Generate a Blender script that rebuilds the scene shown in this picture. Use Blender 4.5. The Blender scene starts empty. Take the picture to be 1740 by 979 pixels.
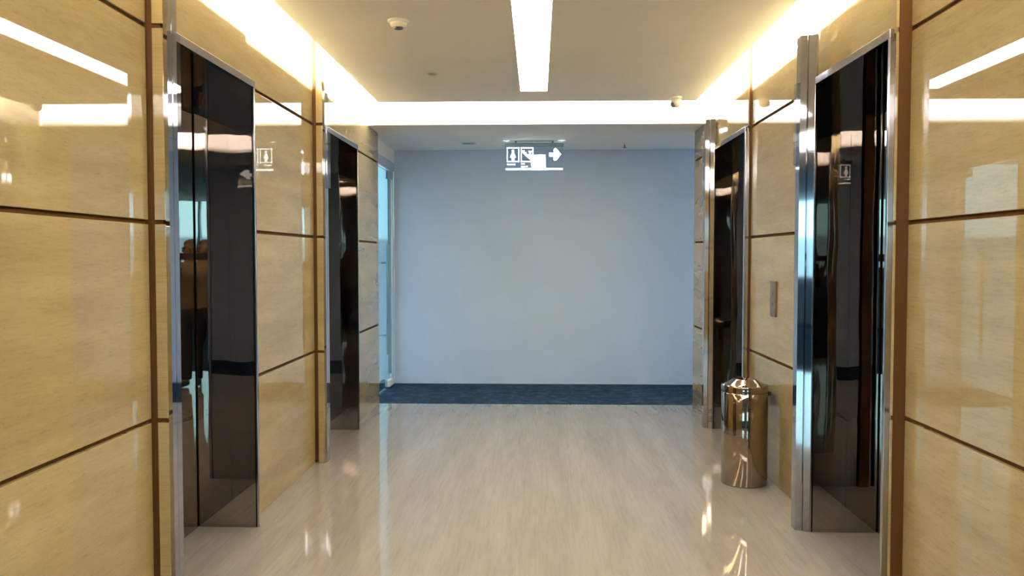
import bpy, bmesh, math, random
from mathutils import Vector, Matrix
random.seed(4)
S = bpy.context.scene
COL = S.collection

# ------------------------------------------------------------------ materials
def new_mat(name):
    m = bpy.data.materials.new(name); m.use_nodes = True
    nt = m.node_tree; b = nt.nodes['Principled BSDF']
    return m, nt, b
def N(nt, typ, **kw):
    n = nt.nodes.new(typ)
    for k, v in kw.items(): setattr(n, k, v)
    return n
def plain(name, col, rough=.5, metal=0., spec=.5, emit=None, es=0.):
    m, nt, b = new_mat(name)
    b.inputs['Base Color'].default_value = (*col, 1)
    b.inputs['Roughness'].default_value = rough
    b.inputs['Metallic'].default_value = metal
    b.inputs['Specular IOR Level'].default_value = spec
    if emit:
        b.inputs['Emission Color'].default_value = (*emit, 1)
        b.inputs['Emission Strength'].default_value = es
        m.cycles.emission_sampling = 'FRONT'
    return m
def noise(nt, scale_vec, scale, detail=4, rough=.6, dist=0.):
    tc = N(nt, 'ShaderNodeTexCoord'); mp = N(nt, 'ShaderNodeMapping')
    mp.inputs['Scale'].default_value = scale_vec
    n = N(nt, 'ShaderNodeTexNoise')
    n.inputs['Scale'].default_value = scale; n.inputs['Detail'].default_value = detail
    n.inputs['Roughness'].default_value = rough; n.inputs['Distortion'].default_value = dist
    nt.links.new(tc.outputs['Object'], mp.inputs['Vector']); nt.links.new(mp.outputs['Vector'], n.inputs['Vector'])
    return n.outputs['Fac']
def ramp(nt, fac, stops):
    r = N(nt, 'ShaderNodeValToRGB'); e = r.color_ramp.elements
    while len(e) < len(stops): e.new(.5)
    for k, (p, c) in enumerate(stops): e[k].position = p; e[k].color = (*c, 1)
    nt.links.new(fac, r.inputs['Fac']); return r.outputs['Color']
def mix(nt, a, b, fac, mode='MIX'):
    m = N(nt, 'ShaderNodeMix', data_type='RGBA', blend_type=mode)
    if isinstance(fac, float): m.inputs[0].default_value = fac
    else: nt.links.new(fac, m.inputs[0])
    for s, v in ((6, a), (7, b)):
        if isinstance(v, tuple): m.inputs[s].default_value = (*v, 1)
        else: nt.links.new(v, m.inputs[s])
    return m.outputs[2]
def bump(nt, b, fac, strength, dist):
    n = N(nt, 'ShaderNodeBump'); n.inputs['Strength'].default_value = strength; n.inputs['Distance'].default_value = dist
    nt.links.new(fac, n.inputs['Height']); nt.links.new(n.outputs['Normal'], b.inputs['Normal'])

def stone_mat():
    m, nt, b = new_mat('polished_beige_limestone')
    big = noise(nt, (1, .45, 3.4), 1.6, 5, .6, .2)
    c1 = ramp(nt, big, [(.25, (.245, .180, .080)), (.5, (.296, .229, .112)), (.75, (.35, .282, .155))])
    fine = noise(nt, (1, 4, 42), 3.0, 6, .75, .1)
    c2 = ramp(nt, fine, [(.30, (.66, .60, .52)), (.46, (.95, .94, .92)), (.62, (1.04, 1.04, 1.04))])
    c = mix(nt, c1, c2, .5, 'MULTIPLY')
    sp = noise(nt, (1, 16, 50), 4.0, 4, .7)
    c3 = ramp(nt, sp, [(.30, (.62, .55, .46)), (.40, (1, 1, 1))])
    c = mix(nt, c, c3, .6, 'MULTIPLY')
    nt.links.new(c, b.inputs['Base Color'])
    b.inputs['Roughness'].default_value = .012
    b.inputs['IOR'].default_value = 1.74
    return m
def floor_mat():
    m, nt, b = new_mat('polished_cream_marble')
    big = noise(nt, (3.2, .35, 1), 1.5, 6, .62, .3)
    c1 = ramp(nt, big, [(.25, (.212, .189, .160)), (.5, (.247, .224, .193)), (.75, (.283, .260, .229))])
    fine = noise(nt, (22, 1.1, 1), 2.4, 8, .74, .35)
    c2 = ramp(nt, fine, [(.32, (.74, .70, .64)), (.5, (.97, .96, .95)), (.68, (1.08, 1.08, 1.08))])
    c = mix(nt, c1, c2, .55, 'MULTIPLY')
    nt.links.new(c, b.inputs['Base Color'])
    b.inputs['Roughness'].default_value = .045
    b.inputs['IOR'].default_value = 1.55
    return m
def mirror_mat(name, col, rough, wave, sv=(1, 1, .6)):
    m, nt, b = new_mat(name)
    b.inputs['Base Color'].default_value = (*col, 1)
    b.inputs['Metallic'].default_value = 1; b.inputs['Roughness'].default_value = rough
    if wave:
        bump(nt, b, noise(nt, sv, 3.0, 1, .4), 1.0, wave)
    return m
def carpet_mat():
    m, nt, b = new_mat('navy_carpet_tile')
    a = noise(nt, (3.0, 4.5, 1), 2.4, 6, .75, .8)
    c = ramp(nt, a, [(.33, (.004, .009, .020)), (.5, (.011, .025, .050)), (.68, (.034, .066, .11))])
    nt.links.new(c, b.inputs['Base Color']); b.inputs['Roughness'].default_value = .95
    b.inputs['Specular IOR Level'].default_value = .1
    bump(nt, b, noise(nt, (1, 1, 1), 160, 3), .4, .004)
    return m
def paint_mat(name, col, stain=None):
    m, nt, b = new_mat(name)
    n = noise(nt, (1, 1, 1), 1.3, 4, .6)
    c = ramp(nt, n, [(.3, tuple(v * .95 for v in col)), (.7, tuple(min(1, v * 1.03) for v in col))])
    if stain:
        g = N(nt, 'ShaderNodeTexCoord'); mp = N(nt, 'ShaderNodeMapping')
        mp.vector_type = 'TEXTURE'
        mp.inputs['Location'].default_value = stain; mp.inputs['Scale'].default_value = (.05, .07, .2)
        L = N(nt, 'ShaderNodeVectorMath', operation='LENGTH')
        nt.links.new(g.outputs['Object'], mp.inputs['Vector']); nt.links.new(mp.outputs['Vector'], L.inputs[0])
        c = mix(nt, c, ramp(nt, L.outputs['Value'], [(.25, (.62, .52, .44)), (1., (1, 1, 1))]), 1., 'MULTIPLY')
    nt.links.new(c, b.inputs['Base Color']); b.inputs['Roughness'].default_value = .75
    b.inputs['Specular IOR Level'].default_value = .25
    bump(nt, b, noise(nt, (1, 1, 1), 90, 3), .12, .002)
    return m
def glass_mat(name, tint, ior=1.45):
    m = bpy.data.materials.new(name); m.use_nodes = True; nt = m.node_tree
    for n in list(nt.nodes): nt.nodes.remove(n)
    o = N(nt, 'ShaderNodeOutputMaterial'); mx = N(nt, 'ShaderNodeMixShader'); t = N(nt, 'ShaderNodeBsdfTransparent')
    g = N(nt, 'ShaderNodeBsdfGlossy')
    t.inputs['Color'].default_value = (*tint, 1); g.inputs['Roughness'].default_value = .01
    f0 = ((ior - 1) / (ior + 1)) ** 2
    ge = N(nt, 'ShaderNodeNewGeometry'); dt = N(nt, 'ShaderNodeVectorMath', operation='DOT_PRODUCT')
    nt.links.new(ge.outputs['Incoming'], dt.inputs[0]); nt.links.new(ge.outputs['Normal'], dt.inputs[1])
    def mth(op, a, b=None):
        m_ = N(nt, 'ShaderNodeMath', operation=op)
        for k, v in ((0, a), (1, b)):
            if v is None: continue
            if isinstance(v, (int, float)): m_.inputs[k].default_value = v
            else: nt.links.new(v, m_.inputs[k])
        return m_.outputs[0]
    sch = mth('ADD', mth('MULTIPLY', mth('POWER', mth('SUBTRACT', 1., mth('ABSOLUTE', dt.outputs['Value'])), 5.), 1 - f0), f0)
    nt.links.new(sch, mx.inputs[0]); nt.links.new(t.outputs[0], mx.inputs[1]); nt.links.new(g.outputs[0], mx.inputs[2])
    nt.links.new(mx.outputs[0], o.inputs['Surface'])
    return m
LW = (1.0, 1.0, 1.0)
M = dict(
    stone=stone_mat(), floor=floor_mat(), carpet=carpet_mat(),
    joint=plain('brown_shaded_joint_filler', (.075, .033, .012), .8, 0., .05),  # groove shadow painted into the brown of the joint filler
    black=mirror_mat('black_mirror_steel', (.42, .385, .355), .012, .0013),
    steel=mirror_mat('polished_steel', (.50, .50, .54), .04, .0006),
    frame=mirror_mat('satin_steel_frame', (.46, .44, .45), .14, 0),
    binsteel=mirror_mat('bin_polished_steel', (.33, .265, .21), .035, 0),
    plate=plain('brushed_bronze_plate', (.20, .15, .11), .35, .8),
    dark=plain('black_plastic', (.012, .012, .013), .4),
    void=plain('dark_gap', (.006, .006, .007), .8),
    white=plain('white_plastic', (.78, .76, .72), .4),
    ceil=paint_mat('ceiling_paint', (.95, .945, .93), (-.80, 6.25, 2.88)),
    soffit=paint_mat('soffit_paint', (.90, .89, .88)),
    bluewall=paint_mat('blue_grey_wall_paint', (.515, .645, .86)),
    fascia=paint_mat('header_paint', (.85, .83, .80)),
    lamp=plain('lamp_diffuser', (.9, .9, .9), .5, emit=LW, es=17.),
    signled=plain('sign_lamp', (.9, .9, .9), .5, emit=(.75, .9, 1.), es=5.),
    icon=plain('lit_white_icon', (.9, .9, .9), .5, emit=(.92, .97, 1.), es=2.2),
    signbar=plain('sign_housing', (.20, .32, .44), .4, .2),
    acrylic=glass_mat('clear_acrylic', (.93, .97, 1.)),
    lantern=glass_mat('lantern_acrylic', (.85, .87, .9), 1.6),
    glass=glass_mat('blue_tinted_glass', (.42, .54, .58)),
    winglass=glass_mat('window_glass', (.80, .95, .97)), addedglass=glass_mat('added_window_glass', (.70, .73, .75)),
    alu=plain('pale_aluminium', (.55, .64, .72), .4, .4),
    handle=plain('blue_grey_handle_steel', (.22, .36, .44), .3, .6),
    skin=plain('skin', (.15, .085, .055), .5), hair=plain('black_hair', (.012, .010, .009), .45),
    shirt=plain('khaki_shirt', (.11, .085, .055), .85), trousers=plain('black_trousers', (.008, .008, .010), .85),
    shoe=plain('black_shoes', (.012, .011, .010), .4), brass=plain('sprinkler_brass', (.30, .10, .06), .4, .5),
    officewall=paint_mat('office_wall_paint', (.55, .58, .60)), furn=plain('dark_furniture', (.10, .08, .07), .6),
)

# ------------------------------------------------------------------ mesh helpers
class MB:
    def __init__(self): self.bm = bmesh.new(); self.mats = []
    def mi(self, m):
        if m not in self.mats: self.mats.append(m)
        return self.mats.index(m)
    def box(self, x0, x1, y0, y1, z0, z1, m, bev=0.):
        t = bmesh.new()
        bmesh.ops.create_cube(t, size=1)
        for v in t.verts:
            v.co = Vector(((x0 + x1) / 2 + v.co.x * abs(x1 - x0), (y0 + y1) / 2 + v.co.y * abs(y1 - y0), (z0 + z1) / 2 + v.co.z * abs(z1 - z0)))
        if bev: bmesh.ops.bevel(t, geom=list(t.edges), offset=bev, segments=2, affect='EDGES', profile=.5)
        self._merge(t, m); return self
    def _merge(self, t, m, smooth=False):
        i = self.mi(m); vm = {}
        for v in t.verts: vm[v] = self.bm.verts.new(v.co)
        for f in t.faces:
            try: nf = self.bm.faces.new([vm[v] for v in f.verts])
            except ValueError: continue
            nf.material_index = i; nf.smooth = smooth
        t.free()
    def prism(self, pts, z0, z1, m, axis='z', at=0):
        """extruded polygon; axis z: pts in xy. axis y: pts in xz, z0..z1 are y values"""
        t = bmesh.new()
        mk = (lambda p, h: (p[0], p[1], h)) if axis == 'z' else (lambda p, h: (p[0], h, p[1]))
        a = [t.verts.new(mk(p, z0)) for p in pts]; b = [t.verts.new(mk(p, z1)) for p in pts]
        n = len(pts)
        t.faces.new(a); t.faces.new(b[::-1])
        for k in range(n): t.faces.new((a[k], b[k], b[(k + 1) % n], a[(k + 1) % n]))
        bmesh.ops.recalc_face_normals(t, faces=t.faces)
        self._merge(t, m); return self
    def lathe(self, prof, m, seg=48, cx=0, cy=0, smooth=True):
        t = bmesh.new(); rings = []
        for r, z in prof:
            if r < 1e-6: rings.append([t.verts.new((cx, cy, z))])
            else: rings.append([t.verts.new((cx + r * math.cos(2 * math.pi * k / seg), cy + r * math.sin(2 * math.pi * k / seg), z)) for k in range(seg)])
        for A, B in zip(rings, rings[1:]):
            for k in range(seg):
                j = (k + 1) % seg
                if len(A) == 1 and len(B) == 1: continue
                if len(A) == 1: t.faces.new((A[0], B[k], B[j]))
                elif len(B) == 1: t.faces.new((A[k], A[j], B[0]))
                else: t.faces.new((A[k], A[j], B[j], B[k]))
        bmesh.ops.recalc_face_normals(t, faces=t.faces)
        self._merge(t, m, smooth); return self
    def tube(self, p, q, r, m, seg=16):
        p, q = Vector(p), Vector(q); d = q - p
        t = bmesh.new()
        bmesh.ops.create_cone(t, cap_ends=True, segments=seg, radius1=r, radius2=r, depth=d.length,
                              matrix=Matrix.Translation((p + q) / 2) @ d.to_track_quat('Z', 'Y').to_matrix().to_4x4())
        self._merge(t, m, True); return self
    def build(self, name, parent=None, loc=None):
        me = bpy.data.meshes.new(name); self.bm.to_mesh(me); self.bm.free()
        for m in self.mats: me.materials.append(m)
        o = bpy.data.objects.new(name, me); COL.objects.link(o)
        if loc is not None: o.location = loc
        if parent: o.parent = parent
        if any(p.use_smooth for p in me.polygons):
            try: me.set_sharp_from_angle(angle=math.radians(35))
            except Exception: pass
        return o
def thing(name, label, cat, loc=(0, 0, 0), group=None):
    o = bpy.data.objects.new(name, None); COL.objects.link(o); o.location = loc; o.empty_display_size = .1
    o['label'] = label; o['category'] = cat
    if group: o['group'] = group
    return o
def struct(o, label, cat):
    o['kind'] = 'structure'; o['label'] = label; o['category'] = cat; return o

# ------------------------------------------------------------------ key dimensions (metres)
XL, XR = -1.620, 1.565          # stone wall faces
FL, FR = -1.552, 1.528         # faces of the projecting portal surrounds
DL, DR = -1.885, 1.845         # lift door planes
Y_END, Y_BACK = 8.36, 9.69     # end of marble / blue wall
Y_HEAD, Z_SOF = 7.85, 2.755    # header and low soffit
Z_CEIL, Z_SLAB = 2.88, 3.30
Y_RHEAD, Y_REND, Y_RBACK = -.66, -1.65, -3.54
PORT_L = [dict(n=3.395, o0=3.495, o1=4.475, e=4.515), dict(n=5.92, o0=6.02, o1=7.06, e=7.10)]
PORT_R = [dict(n=3.55, o0=3.575, o1=4.49, e=4.62, F=1.487, C=1.505, jx=0., col=.074), dict(n=6.13, o0=6.17, o1=7.20, e=7.34, F=1.527, C=1.540, jx=0., col=.075)]
COURSE = [(0, .804), (.822, 1.637), (1.655, 2.447), (2.465, Z_SLAB)]
Z_OPEN = 2.422

# ------------------------------------------------------------------ setting
f = MB(); f.box(-2.15, 2.15, Y_REND, Y_END, -.12, 0, M['floor'])
struct(f.build('floor'), 'polished cream marble floor of the lift lobby', 'floor')
c = MB(); c.box(-1.9, 3.4, Y_END, Y_BACK + .3, -.12, .002, M['carpet'])
struct(c.build('floor_corridor'), 'dark navy carpet strip along the foot of the blue grey wall', 'carpet')
c = MB(); c.box(-7, 7, -9.2, Y_REND, -.12, .002, M['carpet'])
struct(c.build('floor_office'), 'dark navy carpet reflected in the lift doors', 'carpet')

def side_wall(name, sgn, X, F0, ports, label):
    w = MB()
    def bx(xa, xb, *a, **k): w.box(min(xa, xb), max(xa, xb), *a, **k)
    out = sgn * 2.15
    segs = []; y = Y_RHEAD - .5
    for p in ports: segs.append((y, p['n'])); y = p['e']
    segs.append((y, Y_END - .02))
    for k, (a, b) in enumerate(segs):
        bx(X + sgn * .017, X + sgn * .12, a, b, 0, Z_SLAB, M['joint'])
        # long runs break into several slabs, one behind another
        cuts = [a]
        if b - a > 3:
            cuts += [b - 1.72 - .9, b - 1.72] if False else [b - 2.6]
        cuts.append(b)
        for (ya, yb) in zip(cuts, cuts[1:]):
            for (z0, z1) in COURSE:
                g1 = .007 if k < len(ports) and yb == b else .0015
                bx(X, X + sgn * .02, ya + .0015, yb - g1, z0, z1, M['stone'], bev=.003)
    for p in ports:
        n, e = p['n'], p['e']; F = p.get('C', F0)
        # stone cheeks beside the opening and lintel above it, cut by the same joints
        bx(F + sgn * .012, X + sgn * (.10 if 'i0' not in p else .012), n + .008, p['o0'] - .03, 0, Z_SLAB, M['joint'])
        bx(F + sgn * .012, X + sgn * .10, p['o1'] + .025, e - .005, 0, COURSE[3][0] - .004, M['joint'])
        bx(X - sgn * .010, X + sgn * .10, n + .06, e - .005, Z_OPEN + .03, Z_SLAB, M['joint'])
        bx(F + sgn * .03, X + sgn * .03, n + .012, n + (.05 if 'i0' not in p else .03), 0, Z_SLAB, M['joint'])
        for (z0, z1) in COURSE[:3]:
            bx(F, X + sgn * .03, p['o1'] + .018, e, z0, z1, M['stone'], bev=.002)
        for (z0, z1) in COURSE: bx(F, X - sgn * .022, n, p['o0'] - .022, z0, z1, M['stone'], bev=.002)
        bx(X - sgn * .02, X + sgn * .05, p['o0'] - .022, e, COURSE[3][0], Z_SLAB, M['stone'], bev=.002)
        bx(DL - .10 if sgn < 0 else DR + .02, DL - .02 if sgn < 0 else DR + .10, p['o0'] - .2, p['o1'] + .2, 0, Z_SLAB, M['void'])
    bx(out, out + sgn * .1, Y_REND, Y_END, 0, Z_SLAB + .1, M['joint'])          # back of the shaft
    bx(X + sgn * .004, out, Y_END - .02, Y_END - .0, 0, Z_SLAB, M['stone'])      # end returns
    bx(X + sgn * .004, out, Y_RHEAD - .52, Y_RHEAD - .5, 0, Z_SLAB, M['stone'])
    return struct(w.build(name), label, 'wall')
side_wall('wall_left', -1, XL, FL, PORT_L, 'polished beige stone wall with dark joints on the left of the lobby')
side_wall('wall_right', 1, XR, FR, PORT_R, 'polished beige stone wall with dark joints and the call plate')

w = MB(); w.box(-1.70, 3.4, Y_BACK, Y_BACK + .15, 0, Z_SLAB, M['bluewall'])
w.box(-2.6, -1.70, Y_BACK + .002, Y_BACK + .15, 2.58, Z_SLAB, M['bluewall'])
struct(w.build('wall_back'), 'plain blue grey painted wall facing the lobby', 'wall')
# right arm of the corridor
w = MB(); w.box(2.25, 3.4, Y_END - .12, Y_END, 0, Z_SLAB, M['officewall'])
struct(w.build('wall_corridor'), 'painted wall of the side corridor', 'wall')
# behind the camera
w = MB(); w.box(-1.02, 1.02, Y_RBACK - .14, Y_RBACK, 0, Z_SOF, M['bluewall'])
struct(w.build('wall_rear'), 'blue grey painted wall reflected in the lift doors', 'wall')
w = MB()
for s in (-1, 1):
    w.box(min(s * 2.15, s * 7), max(s * 2.15, s * 7), Y_REND, Y_REND + .12, 0, Z_SLAB, M['officewall'])
    w.box(min(s * 7, s * 7.12), max(s * 7, s * 7.12), -9.2, Y_REND + .12, 0, Z_SLAB, M['officewall'])
struct(w.build('wall_office'), 'painted walls of the open office behind the lobby', 'wall')

COVE_SIDE, COVE_END = 2200., 1050.
# ceiling panel with a long slot for the lamp
CX0, CX1, CY0, CY1 = -1.425, 1.392, -.18, 7.37
LX0, LX1, LY0, LY1 = -.150, .080, .9, 6.92
c = MB(); t = .02
c.box(CX0, LX0, CY0, CY1, Z_CEIL, Z_CEIL + t, M['ceil']); c.box(LX1, CX1, CY0, CY1, Z_CEIL, Z_CEIL + t, M['ceil'])
c.box(LX0, LX1, CY0, LY0, Z_CEIL, Z_CEIL + t, M['ceil']); c.box(LX0, LX1, LY1, CY1, Z_CEIL, Z_CEIL + t, M['ceil'])
ceiling = struct(c.build('ceiling'), 'flat beige white ceiling panel floating between lit coves', 'ceiling')
for (x0, x1, y0, y1, side) in ((CX0 + .065, CX0 + .095, CY0 + .25, CY1 - .27, 'W'), (CX1 - .095, CX1 - .065, CY0 + .25, CY1 - .27, 'E'),
                         (CX0 + .18, CX1 - .18, CY1 - .30, CY1 - .27, 'N'), (CX0 + .18, CX1 - .18, CY0 + .28, CY0 + .31, 'S')):
    # an aluminium channel open towards the wall, lamp strip inside it
    s = MB(); za, zb = Z_CEIL + t + .050, Z_CEIL + t + .080
    s.box(x0, x1, y0, y1, za - .03, za, M['white']); s.box(x0, x1, y0, y1, zb, zb + .004, M['white'])
    if side == 'W': s.box(x1 - .003, x1, y0, y1, za, zb, M['white'])
    if side == 'E': s.box(x0, x0 + .003, y0, y1, za, zb, M['white'])
    if side == 'N': s.box(x0, x1, y0, y0 + .003, za, zb, M['white'])
    if side == 'S': s.box(x0, x1, y1 - .003, y1, za, zb, M['white'])
    la = bpy.data.lights.new('cove_lamp', 'AREA'); la.shape = 'RECTANGLE'; la.size = max(x1 - x0, y1 - y0); la.size_y = .026
    la.color = (.985, 1., 1.05); la.energy = (COVE_SIDE if side in 'WE' else COVE_END) * math.pi * la.size * la.size_y
    lo = bpy.data.objects.new('cove_lamp_strip', la); COL.objects.link(lo); lo.parent = ceiling
    lo.location = ({'W': x0 + .006, 'E': x1 - .006}.get(side, (x0 + x1) / 2), {'N': y1 - .006, 'S': y0 + .006}.get(side, (y0 + y1) / 2), (za + zb) / 2)
    lo.rotation_euler = {'W': (math.pi / 2, 0, math.pi / 2), 'E': (math.pi / 2, 0, -math.pi / 2), 'N': (math.pi / 2, 0, 0), 'S': (math.pi / 2, 0, math.pi)}[side]
    for k in range(5):
        if y1 - y0 > 1: yy = y0 + (y1 - y0) * (k + .5) / 5; s.box(x0, x1, yy - .02, yy + .02, Z_CEIL + t, Z_CEIL + t + .02, M['white'])
        else: xx = x0 + (x1 - x0) * (k + .5) / 5; s.box(xx - .02, xx + .02, y0, y1, Z_CEIL + t, Z_CEIL + t + .02, M['white'])
    s.build('cove_lamp', ceiling)
c = MB(); c.box(-2.25, 2.25, Y_RHEAD, Y_HEAD, Z_SLAB, Z_SLAB + .1, M['fascia'])
struct(c.build('ceiling_slab'), 'white slab above the lit cove', 'ceiling')
c = MB()
c.box(-2.6, 3.4, Y_HEAD + .03, Y_BACK + .15, Z_SOF, Z_SLAB + .1, M['soffit'])
c.box(XL + .001, XR - .001, Y_HEAD, Y_HEAD + .03, Z_SOF, Z_SLAB, M['fascia'])
struct(c.build('ceiling_corridor'), 'lower white ceiling and lit header in front of the blue grey wall', 'ceiling')
c = MB()
c.box(-7.12, 7.12, -9.3, Y_RHEAD - .03, Z_SOF, Z_SLAB + .1, M['soffit'])
c.box(XL + .001, XR - .001, Y_RHEAD - .03, Y_RHEAD, Z_SOF, Z_SLAB, M['fascia'])
struct(c.build('ceiling_office'), 'lower white ceiling reflected in the lift doors', 'ceiling')

# long ceiling lamp
L = thing('ceiling_light', 'long straight glowing white strip light set in the middle of the ceiling', 'light', ((LX0 + LX1) / 2, (LY0 + LY1) / 2, Z_CEIL))
a, b = (LX1 - LX0) / 2, (LY1 - LY0) / 2
m = MB(); m.box(-a + .004, a - .004, -b + .004, b - .004, .006, .012, M['lamp']); m.build('diffuser', L)
m = MB()
for (x0, x1, y0, y1) in ((-a, -a + .004, -b, b), (a - .004, a, -b, b), (-a, a, -b, -b + .004), (-a, a, b - .004, b)): m.box(x0, x1, y0, y1, 0, .06, M['white'])
m.box(-a, a, -b, b, .06, .065, M['white'])
m.build('housing', L)

# windows of the office behind the camera
wn = MB()
wn.box(-7, 7, -9.3, -9.15, 0, 1.0, M['officewall'])
for k in range(15): wn.box(-7 + k - .03, -7 + k + .03, -9.28, -9.18, 1.0, Z_SOF, M['alu'])
wn.box(-7, 7, -9.28, -9.18, 1.0, 1.05, M['alu'])
win = struct(wn.build('window_1'), 'row of tall office windows seen only as a reflection', 'window')
g = MB(); g.box(-7, 7, -9.235, -9.225, 1.05, Z_SOF, M['winglass']); g.build('pane', win)
wn = MB()  # unseen window, added to bring daylight onto the blue grey wall
wn.box(3.3, 3.4, Y_END, Y_BACK, 0, .5, M['officewall'])
for y in (Y_END, (Y_END + Y_BACK) / 2, Y_BACK - .04): wn.box(3.32, 3.38, y, y + .04, .5, Z_SOF, M['alu'])
win = struct(wn.build('added_window'), 'unseen window added at the far end of the side corridor for daylight', 'window')
g = MB(); g.box(3.345, 3.355, Y_END + .04, Y_BACK - .04, .5, Z_SOF, M['addedglass']); g.build('pane', win)

# glass door at the left end of the corridor
GX = -1.72
d = MB()
d.box(GX - .04, GX + .03, Y_END, Y_BACK, 2.50, 2.60, M['alu'], bev=.003)
d.box(GX - .04, GX + .02, Y_BACK - .07, Y_BACK, 0, 2.50, M['alu'], bev=.003)
d.box(GX - .04, GX + .02, Y_END, Y_END + .06, 0, 2.50, M['alu'], bev=.003)
d.box(GX - .04, GX + .03, Y_END, Y_BACK, 2.60, Z_SOF, M['soffit'])
door = struct(d.build('door_1'), 'tinted glass door with a tall pull handle at the left end of the blue grey wall', 'glass door')
g = MB(); g.box(GX - .012, GX, Y_END + .065, Y_BACK - .075, .02, 2.49, M['glass']); g.build('pane', door)
h = MB(); hy = 9.03; hx = GX + .065
h.tube((hx, hy, .43), (hx, hy, 1.64), .018, M['handle'])
for z in (.64, 1.44): h.tube((GX, hy, z), (hx, hy, z), .012, M['handle'])
h.build('pull_handle', door)
h = MB(); h.box(GX - .03, GX + .03, 9.34, 9.56, .012, .09, M['white'], bev=.008); h.box(GX - .02, GX + .02, 9.50, 9.55, .09, .14, M['alu'], bev=.004); h.build('pivot_patch', door)
h = MB(); h.box(GX - .025, GX + .035, 9.44, 9.57, 2.40, 2.49, M['handle'], bev=.004); h.build('top_patch', door)

# ------------------------------------------------------------------ lifts
def elevator(sgn, F, D, p, label, tilt):
    F = p.get('F', F); FC = p.get('C', F); jx = sgn * p.get('jx', 0.); col = sgn * p.get('col', .082)
    far = sgn > 0                                  # the lantern column stands on the left as you face each lift
    o0, o1 = p['o0'], p['o1']; yc = (o0 + o1) / 2
    E = thing('elevator', label, 'elevator', (F, yc, 0), 'elevators of the lobby')
    def X(v): return v - F
    def bx(mb, xa, xb, ya, yb, z0, z1, m, bev=0.): mb.box(min(xa, xb) - F, max(xa, xb) - F, ya - yc, yb - yc, z0, z1, m, bev)
    i0 = p.get('i0', o0)
    # two sliding leaves
    for k, (ya, yb) in enumerate(((i0, yc - .0025), (yc + .0025, o1))):
        d = MB(); bx(d, D, D + sgn * .035, ya - (.02 if k == 0 else 0), yb + (.02 if k == 1 else 0), .001, Z_OPEN + .01, M['black'])
        o = d.build('door_leaf', E)
        me = o.data; py = (o1 - yc); px = D - F       # hung a touch out of true
        R = Matrix.Translation((px, py, 0)) @ Matrix.Rotation(math.radians(tilt), 4, 'Z') @ Matrix.Translation((-px, -py, 0))
        me.transform(R)
    # lining of the recess: two cheeks and the head
    c = MB(); bx(c, (FC + sgn * .06) if i0 != o0 else F + sgn * .004, D + sgn * .05, i0 - .02, i0, 0, Z_OPEN, M['black']); c.build('side_panel', E)
    c = MB(); bx(c, F - jx + sgn * .004, D - sgn * .007, o1, o1 + .018, 0, Z_OPEN, M['black']); c.build('side_panel', E)
    c = MB(); bx(c, D - sgn * .007, D + sgn * .05, o1 + .010, o1 + .018, 0, Z_OPEN, M['void']); c.build('door_slot', E)
    c = MB(); bx(c, F + sgn * .004, D + sgn * .05, i0 - .02, o1 + .018, Z_OPEN, Z_OPEN + .02, M['black']); c.build('head_panel', E)
    # bright steel edge around the opening
    fr = MB()
    bx(fr, F - sgn * .006, FC + sgn * .012, (p['n'] + .004) if FC != F else o0 - .022, o0, 0, Z_OPEN, M['frame'], .002)
    bx(fr, F - sgn * .006, F + sgn * .012, o1, o1 + .018, 0, Z_OPEN, M['frame'], .002)
    bx(fr, F - sgn * .006, F + sgn * .012, o0 - .022, o1 + .018, Z_OPEN, COURSE[3][0] - .004, M['frame'], .002)
    fr.build('door_frame', E)
    # stepped steel column
    q = MB()
    if far:
        a0 = o1 + .001
        G = F - jx; h = col * .49
        prof = [(F + sgn * .01, a0), (G, a0), (G - h, a0 + .013), (G - h, a0 + .022), (G - h - sgn * .006, a0 + .022), (G - col, a0 + .034), (G - col, a0 + .10), (F + sgn * .01, a0 + .10)]
        lant = (G - col - sgn * .016, G - col + sgn * .002, a0 + .04, a0 + .095)
    else:
        a0 = p['n'] + .004; a1 = o0 - .008
        prof = [(F, a0), (F - sgn * .017, a0), (F - sgn * .017, a0 + .040), (F - sgn * .012, a0 + .042), (F - sgn * .012, a0 + .046), (F - sgn * .017, a0 + .048), (F - sgn * .017, a1), (F, a1)]
        lant = (F - sgn * .036, F - sgn * .016, a0 + .012, a1 - .004)
    q.prism([(x - F, y - yc) for x, y in prof], 0, 2.69, M['steel'])
    q.build('steel_column', E)
    la = MB(); bx(la, lant[0], lant[1], lant[2], lant[3], 2.0, 2.44, M['lantern'], .002); la.build('hall_lantern', E)
    return E
elevator(-1, FL, DL, PORT_L[0], 'black mirrored elevator in the left wall, the nearer of the two there', .4)
elevator(-1, FL, DL, PORT_L[1], 'black mirrored elevator in the left wall, the far one closest to the glass door', .15)
elevator(1, FR, DR, PORT_R[0], 'black mirrored elevator in the right wall, the one on the near side of the bin', 0.)
elevator(1, FR, DR, PORT_R[1], 'black mirrored elevator in the right wall, the far one directly behind the steel bin', -.15)

# call plate
cp = thing('call_plate', 'narrow bronze elevator call plate on the right stone wall above the bin', 'call plate', (XR, 5.50, 1.223))
m = MB(); m.box(-.012, 0, -.062, .062, -.117, .117, M['plate'], .003); m.build('plate', cp)
for z in (.035, -.035):
    m = MB(); m.tube((-.018, 0, z), (-.010, 0, z), .014, M['frame'], 24); m.build('button', cp)

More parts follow.
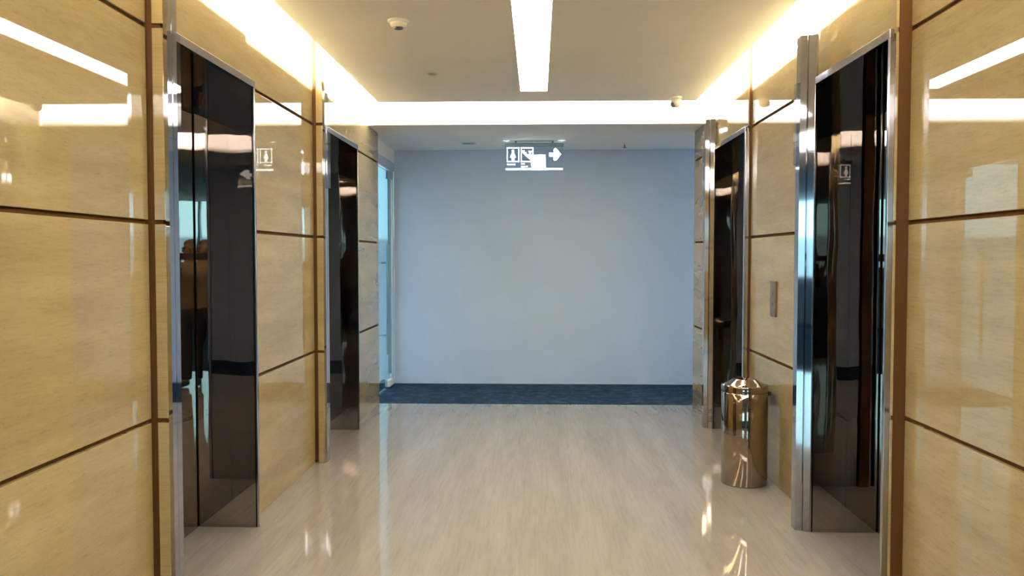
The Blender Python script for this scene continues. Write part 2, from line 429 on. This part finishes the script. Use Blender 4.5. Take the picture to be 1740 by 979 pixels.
# ------------------------------------------------------------------ litter bin
BX, BY = 1.372, 5.48
b = thing('trash_bin', 'cylindrical polished steel trash bin with faceted lid against the right wall', 'trash bin', (BX, BY, 0))
m = MB(); m.lathe([(0, .004), (.146, .004), (.150, .010), (.150, .606), (.147, .611), (0, .611)], M['binsteel'], 64); m.build('body', b)
m = MB(); m.lathe([(0, 0), (.147, 0), (.1485, .002), (.147, .006), (.1, .006)], M['dark'], 48); m.build('foot_ring', b)
m = MB(); m.lathe([(.10, .611), (.147, .612), (.1515, .616), (.1515, .652), (.149, .657), (.140, .659)], M['binsteel'], 64)
lidp = [(.140, .659), (.118, .668), (.078, .694), (.070, .697), (0, .699)]
m.lathe(lidp, M['binsteel'], 14, smooth=False)
m.build('lid', b)
m = MB(); m.box(.148, .172, -.02, .02, .585, .612, M['dark'], .004); m.build('hinge', b)

# ------------------------------------------------------------------ ceiling devices
s = thing('smoke_detector', 'small round white smoke detector on the ceiling left of the strip light', 'smoke detector', (-.815, 4.84, Z_CEIL))
m = MB(); m.lathe([(0, 0), (.062, 0), (.062, -.008), (.055, -.014), (0, -.014)], M['white'], 40); m.build('base', s)
m = MB(); m.lathe([(.050, -.014), (.047, -.030), (.036, -.040), (0, -.042)], M['white'], 40); m.build('cover', s)
m = MB(); m.lathe([(.027, -.041), (.024, -.049), (0, -.050)], M['dark'], 24); m.build('sensor_grille', s)
s = thing('security_camera', 'small white round security camera with a dark lens under the ceiling edge', 'security camera', (1.19, 7.20, Z_CEIL + .002))
m = MB(); m.lathe([(0, 0), (.050, 0), (.050, -.012), (.046, -.018), (0, -.018)], M['white'], 32); m.build('ceiling_mount', s)
m = MB(); m.lathe([(.030, -.016), (.044, -.026), (.046, -.050), (.043, -.066), (.034, -.082), (.020, -.091), (0, -.094)], M['white'], 32); m.build('housing', s)
m = MB()
dv = Vector((-.80, -.52, -.36)).normalized(); c0 = Vector((0, 0, -.058))
m.tube(c0 + dv * .030, c0 + dv * .0475, .022, M['dark'], 24); m.build('lens', s)
s = thing('sprinkler', 'small red brown sprinkler head hanging from the low ceiling by the blue wall', 'sprinkler', (.95, 9.12, Z_SOF + .002))
m = MB(); m.lathe([(0, 0), (.028, 0), (.028, -.004), (.010, -.008), (.010, -.026), (0, -.026)], M['white'], 24); m.build('ceiling_mount', s)
m = MB(); m.tube((0, 0, -.026), (0, 0, -.055), .007, M['brass']); m.lathe([(0, -.055), (.020, -.056), (.020, -.059), (0, -.060)], M['brass'], 20); m.build('nozzle', s)
s = thing('downlight', 'unlit round recessed downlight in the low ceiling left of the hanging sign', 'downlight', (-.77, 9.12, Z_SOF))
m = MB(); m.lathe([(.075, 0), (.088, 0), (.088, -.005), (.075, -.003)], M['white'], 40); m.build('trim_ring', s)
m = MB(); m.lathe([(0, -.001), (.075, -.001)], M['signbar'], 40); m.build('lamp_face', s)

# ------------------------------------------------------------------ hanging signs
def text_mesh(txt, size, x, z, y, parent, mat, name, mirror=False):
    cu = bpy.data.curves.new('sign_text', 'FONT'); cu.body = txt; cu.size = size; cu.extrude = .0006; cu.align_x = 'LEFT'
    cu.offset = size * .012
    o = bpy.data.objects.new('tmp_text', cu); COL.objects.link(o)
    dg = bpy.context.evaluated_depsgraph_get(); me = bpy.data.meshes.new_from_object(o.evaluated_get(dg))
    COL.objects.unlink(o); bpy.data.objects.remove(o)
    me.transform(Matrix.Translation((x, y, z)) @ Matrix.Rotation(math.pi / 2, 4, 'X'))
    me.materials.clear(); me.materials.append(mat)
    q = bpy.data.objects.new(name, me); COL.objects.link(q); q.parent = parent
    return q
def disc(cx, cz, r, n=20): return [(cx + r * math.cos(2 * math.pi * k / n), cz + r * math.sin(2 * math.pi * k / n)) for k in range(n)]
def hanging_sign(loc, rotz, label, flip):
    """built around its top centre; local x right, local -y towards the reader"""
    G = thing('hanging_sign', label, 'sign', loc); G.rotation_euler = (-.0036, 0, rotz - .0062)
    W = .317
    bar = MB(); bar.box(-W, W, -.022, .022, -.062, -.022, M['signbar'], .003)
    for x in (-.2, .2): bar.box(x - .01, x + .01, -.01, .01, -.024, 0, M['signbar'])
    bar.build('housing', G)
    for x in (-W, W):
        l = MB(); l.box(min(x, x * .86), max(x, x * .86), -.016, .016, -.024, -.0215, M['signled']); l.build('glow_strip', G)
    p = MB(); p.box(-W + .004, W - .004, -.004, .004, -.318, -.058, M['acrylic'], .001); p.build('acrylic_panel', G)
    ya, yb = -.0062, -.0045
    k = .0064                                            # metres per photo pixel at the sign
    cx, ty = 907.5, 240.5
    def P(px, py):
        x = (px - cx) * k
        return (x, (ty - py) * k)
    dx = 0.
    if flip: dx = 47.5                                   # pictograms move to the other end
    def sh(pts): return [P(a + dx, b) for a, b in pts]
    def frame(mb, x0, x1, y0, y1, tk=1.6):
        for r in ((x0, x1, y0, y0 + tk), (x0, x1, y1 - tk, y1), (x0, x0 + tk, y0, y1), (x1 - tk, x1, y0, y1)):
            mb.prism(sh([(r[0], r[2]), (r[1], r[2]), (r[1], r[3]), (r[0], r[3])]), ya, yb, M['icon'], 'y')
    ia, ib = (0., 0.) if not flip else (23.7, -23.7)
    m = MB(); o = ia
    frame(m, 861.3 + o, 882.3 + o, 251.5, 276)
    m.prism(sh(disc(871.8 + o, 257.2, 2.3)), ya, yb, M['icon'], 'y')
    m.prism(sh([(870.0 + o, 260.0), (873.6 + o, 260.0), (876.9 + o, 268.2), (874.2 + o, 269.2), (874.2 + o, 273.6), (869.4 + o, 273.6), (869.4 + o, 269.2), (866.7 + o, 268.2)]), ya, yb, M['icon'], 'y')
    m.build('female_pictogram', G)
    m = MB(); o = ib
    frame(m, 885 + o, 906.2 + o, 251.5, 276)
    st = [(887.3, 256.2), (891.2, 256.2), (891.2, 259.4), (894.6, 259.4), (894.6, 262.8), (898.0, 262.8), (898.0, 266.2), (903.9, 266.2), (903.9, 271.2), (899.2, 271.2), (887.3, 260.2)]
    m.prism(sh([(a + o, b) for a, b in st]), ya, yb, M['icon'], 'y')
    m.prism(sh([(898.6 + o, 262.2), (902.6 + o, 256.6), (904.0 + o, 257.6), (901.8 + o, 262.0), (902.8 + o, 265.6), (899.0 + o, 265.6)]), ya, yb, M['icon'], 'y')
    m.prism(sh(disc(899.4 + o, 258.4, 1.6)), ya, yb, M['icon'], 'y')
    m.build('stairs_pictogram', G)
    m = MB(); o = 0.
    A = [(932.8, 260.2), (941.2, 260.2), (939.8, 256.6), (941.6, 253.2), (945.0, 253.4), (953.2, 263.2), (945.0, 273.4), (941.4, 273.9), (939.6, 270.6), (941.2, 267.0), (932.8, 267.0)]
    if flip: A = [(2 * cx - a, b) for a, b in A]
    m.prism([P(a, b) for a, b in A], ya, yb, M['icon'], 'y'); m.build('arrow', G)
    x, z = P(861.5 + dx + ia, 281.4); text_mesh('FEMALE', .0268, x, z, ya + .001, G, M['icon'], 'caption')
    x, z = P(885.4 + dx + ib, 280.4); text_mesh('FIRE', .0225, x, z, ya + .001, G, M['icon'], 'caption')
    x, z = P(885.4 + dx + ib, 284.9); text_mesh('ESCAPE', .0225, x, z, ya + .001, G, M['icon'], 'caption')
    m = MB(); m.prism([P(859.3, 286.4), P(955.8, 286.4), P(955.8, 289.4), P(859.3, 289.4)], ya - .001, .0045, M['icon'], 'y'); m.build('bottom_line', G)
    return G
hanging_sign((-.042, 8.96, Z_SOF), 0, 'clear hanging sign with two white pictograms and an arrow, over the carpet strip', False)

# ------------------------------------------------------------------ the person taking the picture (seen in the mirrors)
def skin_mesh(name, pts, edges, root, mat, sub=2, parent=None):
    me = bpy.data.meshes.new(name); me.from_pydata([p[0] for p in pts], edges, [])
    o = bpy.data.objects.new(name, me); COL.objects.link(o)
    o.modifiers.new('s', 'SKIN'); sb = o.modifiers.new('u', 'SUBSURF'); sb.levels = sb.render_levels = sub
    sv = me.skin_vertices[0].data
    for k, p in enumerate(pts):
        r = p[1]; sv[k].radius = r if isinstance(r, tuple) else (r, r); sv[k].use_root = (k == root)
    dg = bpy.context.evaluated_depsgraph_get(); nm = bpy.data.meshes.new_from_object(o.evaluated_get(dg))
    o.modifiers.clear(); o.data = nm; nm.name = name; nm.materials.clear(); nm.materials.append(mat)
    for p in nm.polygons: p.use_smooth = True
    if parent: o.parent = parent
    return o
PY = -.44
def person():
    P = thing('person', 'person in khaki shirt and black trousers holding up a phone, seen in the mirrored elevators', 'person', (.13, PY, 0))
    V = []; E = []
    def v(x, y, z, r): V.append(((x, y, z), r)); return len(V) - 1
    def chain(i, *js):
        for j in js: E.append((i, j)); i = j
        return i
    pel = v(0, 0, .92, (.145, .105)); wa = v(0, 0, 1.06, (.135, .095)); ch = v(0, .01, 1.24, (.155, .105)); nb = v(0, -.005, 1.385, (.09, .075))
    nk = v(0, .0, 1.44, (.055, .055)); hd = v(0, .02, 1.50, (.064, .07)); hd2 = v(0, .022, 1.57, (.074, .092)); hd3 = v(0, .015, 1.64, (.070, .085)); hd4 = v(0, .01, 1.685, (.045, .055))
    chain(pel, wa, ch, nb, nk, hd, hd2, hd3, hd4)
    H = {}
    for s in (-1, 1):
        sh = v(s * .165, 0, 1.375, .058); up = v(s * .185, .035, 1.24, .050); el = v(s * .175, .10, 1.12, .040); fa = v(s * .115 - .06, .26, 1.29, .036); wr = v(s * .105 - .12, .365, 1.435, .026); pm = v(s * .092 - .13, .392, 1.475, (.020, .034))
        chain(nb, sh, up, el, fa, wr, pm)
        hp = v(s * .085, 0, .86, .088); th = v(s * .095, .005, .68, .078); kn = v(s * .10, .01, .49, .056); cf = v(s * .105, -.01, .33, .056); an = v(s * .11, -.01, .09, .037); ft = v(s * .115, .05, .045, .036); to = v(s * .125, .14, .032, .026)
        chain(pel, hp, th, kn, cf, an, ft, to)
        # four fingers wrap over the top and outer edge of the phone, the thumb under it
        for q, (dz, ln) in enumerate(((.040, .92), (.022, 1.0), (.004, .95), (-.014, .78))):
            a = v(s * .096 - .13, .404, 1.487 + dz * .7, .0095); b2 = v(s * .100 - .13, .424, 1.492 + dz * .9, .0085); c2 = v(s * (.100 - .026 * ln) - .13, .4345, 1.494 + dz * .9, .0075); d2 = v(s * (.100 - .040 * ln) - .13, .4320, 1.494 + dz * .9, .0065)
            chain(pm, a, b2, c2, d2)
        a = v(s * .078 - .13, .395, 1.470, .011); b2 = v(s * .060 - .13, .400, 1.478, .0095); c2 = v(s * .042 - .13, .401, 1.486, .008)
        chain(pm, a, b2, c2)
    body = skin_mesh('body', V, E, pel, M['skin'], 2, P)
    # face: nose, ears, eyes, mouth
    m = MB(); m.prism([(-.013, 1.545), (.013, 1.545), (.005, 1.595), (-.005, 1.595)], .098, .122, M['skin'], 'y'); m.build('nose', P)
    m = MB(); m.prism([(-.022, 1.520), (.022, 1.520), (.018, 1.526), (-.018, 1.526)], .088, .098, M['furn'], 'y'); m.build('mouth', P)
    for s in (-1, 1):
        m = MB(); m.prism([(s * .076 - .006, 1.545), (s * .076 + .006, 1.545), (s * .080 + .006, 1.605), (s * .080 - .006, 1.605)], .005, .035, M['skin'], 'y'); m.build('ear', P)
        m = MB(); m.prism(disc(s * .032, 1.598, .009, 12), .098, .107, M['hair'], 'y'); m.build('eye', P)
    V.clear(); E.clear()
    a = v(0, -.045, 1.55, (.078, .062)); b2 = v(0, -.015, 1.625, (.086, .092)); c2 = v(0, .012, 1.668, (.080, .098)); d2 = v(0, .016, 1.702, (.052, .066)); chain(a, b2, c2, d2)
    skin_mesh('hair', list(V), list(E), 0, M['hair'], 2, P)
    V.clear(); E.clear()
    a = v(0, 0, .88, (.168, .125)); b2 = v(0, 0, 1.06, (.152, .112)); c2 = v(0, .01, 1.24, (.170, .120)); d2 = v(0, -.005, 1.385, (.10, .085)); e2 = v(0, 0, 1.43, (.068, .066)); chain(a, b2, c2, d2, e2)
    for s in (-1, 1):
        q1 = v(s * .165, 0, 1.38, .070); q2 = v(s * .185, .035, 1.24, .064); q3 = v(s * .175, .10, 1.125, .055); q4 = v(s * .115 - .06, .26, 1.29, .048); q5 = v(s * .107 - .115, .345, 1.405, .038); chain(d2, q1, q2, q3, q4, q5)
    skin_mesh('shirt', list(V), list(E), 0, M['shirt'], 2, P)
    V.clear(); E.clear()
    a = v(0, 0, .97, (.150, .112)); b2 = v(0, 0, .90, (.155, .115)); chain(a, b2)
    for s in (-1, 1):
        ks = [v(s * .088, 0, .82, .096), v(s * .095, .005, .68, .092), v(s * .10, .01, .49, .078), v(s * .105, -.01, .30, .072), v(s * .11, -.008, .10, .066), v(s * .11, -.004, .075, .064)]
        chain(b2, *ks)
    skin_mesh('trousers', list(V), list(E), 1, M['trousers'], 2, P)
    for s in (-1, 1):
        V.clear(); E.clear()
        a = v(s * .11, -.045, .045, (.040, .040)); b2 = v(s * .113, .03, .045, (.042, .040)); c2 = v(s * .120, .11, .036, (.044, .030)); d2 = v(s * .125, .165, .030, (.034, .024)); chain(a, b2, c2, d2)
        o = skin_mesh('shoe', list(V), list(E), 0, M['shoe'], 2, P)
    return P
person()
ph = thing('phone', 'black phone held up sideways by the person seen in the mirrored elevators', 'phone', (0, -.022, 1.5))
m = MB(); m.box(-.074, .074, -.004, .004, -.037, .037, M['dark'], .003); m.build('case', ph)
m = MB(); m.tube((.055, .0035, .022), (.055, .0052, .022), .007, M['frame'], 20); m.build('lens', ph)

# ------------------------------------------------------------------ world
W = bpy.data.worlds.new('daylight'); S.world = W; W.use_nodes = True
nt = W.node_tree; bg = nt.nodes['Background']
tc = N(nt, 'ShaderNodeTexCoord'); sx = N(nt, 'ShaderNodeSeparateXYZ'); nt.links.new(tc.outputs['Generated'], sx.inputs[0])
mr = N(nt, 'ShaderNodeMapRange'); mr.inputs[1].default_value = -.25; mr.inputs[2].default_value = .35
nt.links.new(sx.outputs['Z'], mr.inputs[0])
col = ramp(nt, mr.outputs[0], [(0, (.30, .36, .40)), (.449, (.26, .36, .42)), (.456, (.62, .90, 1.0)), (1, (.60, .88, 1.0))])
nt.links.new(col, bg.inputs['Color']); bg.inputs['Strength'].default_value = 4.8

# ------------------------------------------------------------------ camera
fpx, vx, vy = 1400., 914., 437.
pitch = math.atan((489.5 - vy) / fpx); yaw = math.atan((vx - 870) * math.cos(pitch) / fpx)
cam = bpy.data.cameras.new('camera'); cam.sensor_fit = 'HORIZONTAL'; cam.sensor_width = 36.; cam.lens = 36. * fpx / 1740.
cam.clip_start = .01; cam.clip_end = 200
co = bpy.data.objects.new('camera', cam); COL.objects.link(co)
co.location = (0, 0, 1.5); co.rotation_euler = (math.pi / 2 - pitch, 0, yaw)
S.camera = co

# ------------------------------------------------------------------ look
S.view_settings.view_transform = 'Standard'; S.view_settings.look = 'None'
S.view_settings.gamma = 1; S.view_settings.exposure = .28; S.view_settings.use_curve_mapping = False
cy = S.cycles
cy.max_bounces = 14; cy.diffuse_bounces = 6; cy.glossy_bounces = 10; cy.transparent_max_bounces = 12; cy.transmission_bounces = 8
cy.caustics_reflective = False; cy.caustics_refractive = False
cy.sample_clamp_indirect = 14.; cy.blur_glossy = .3
cy.use_denoising = True
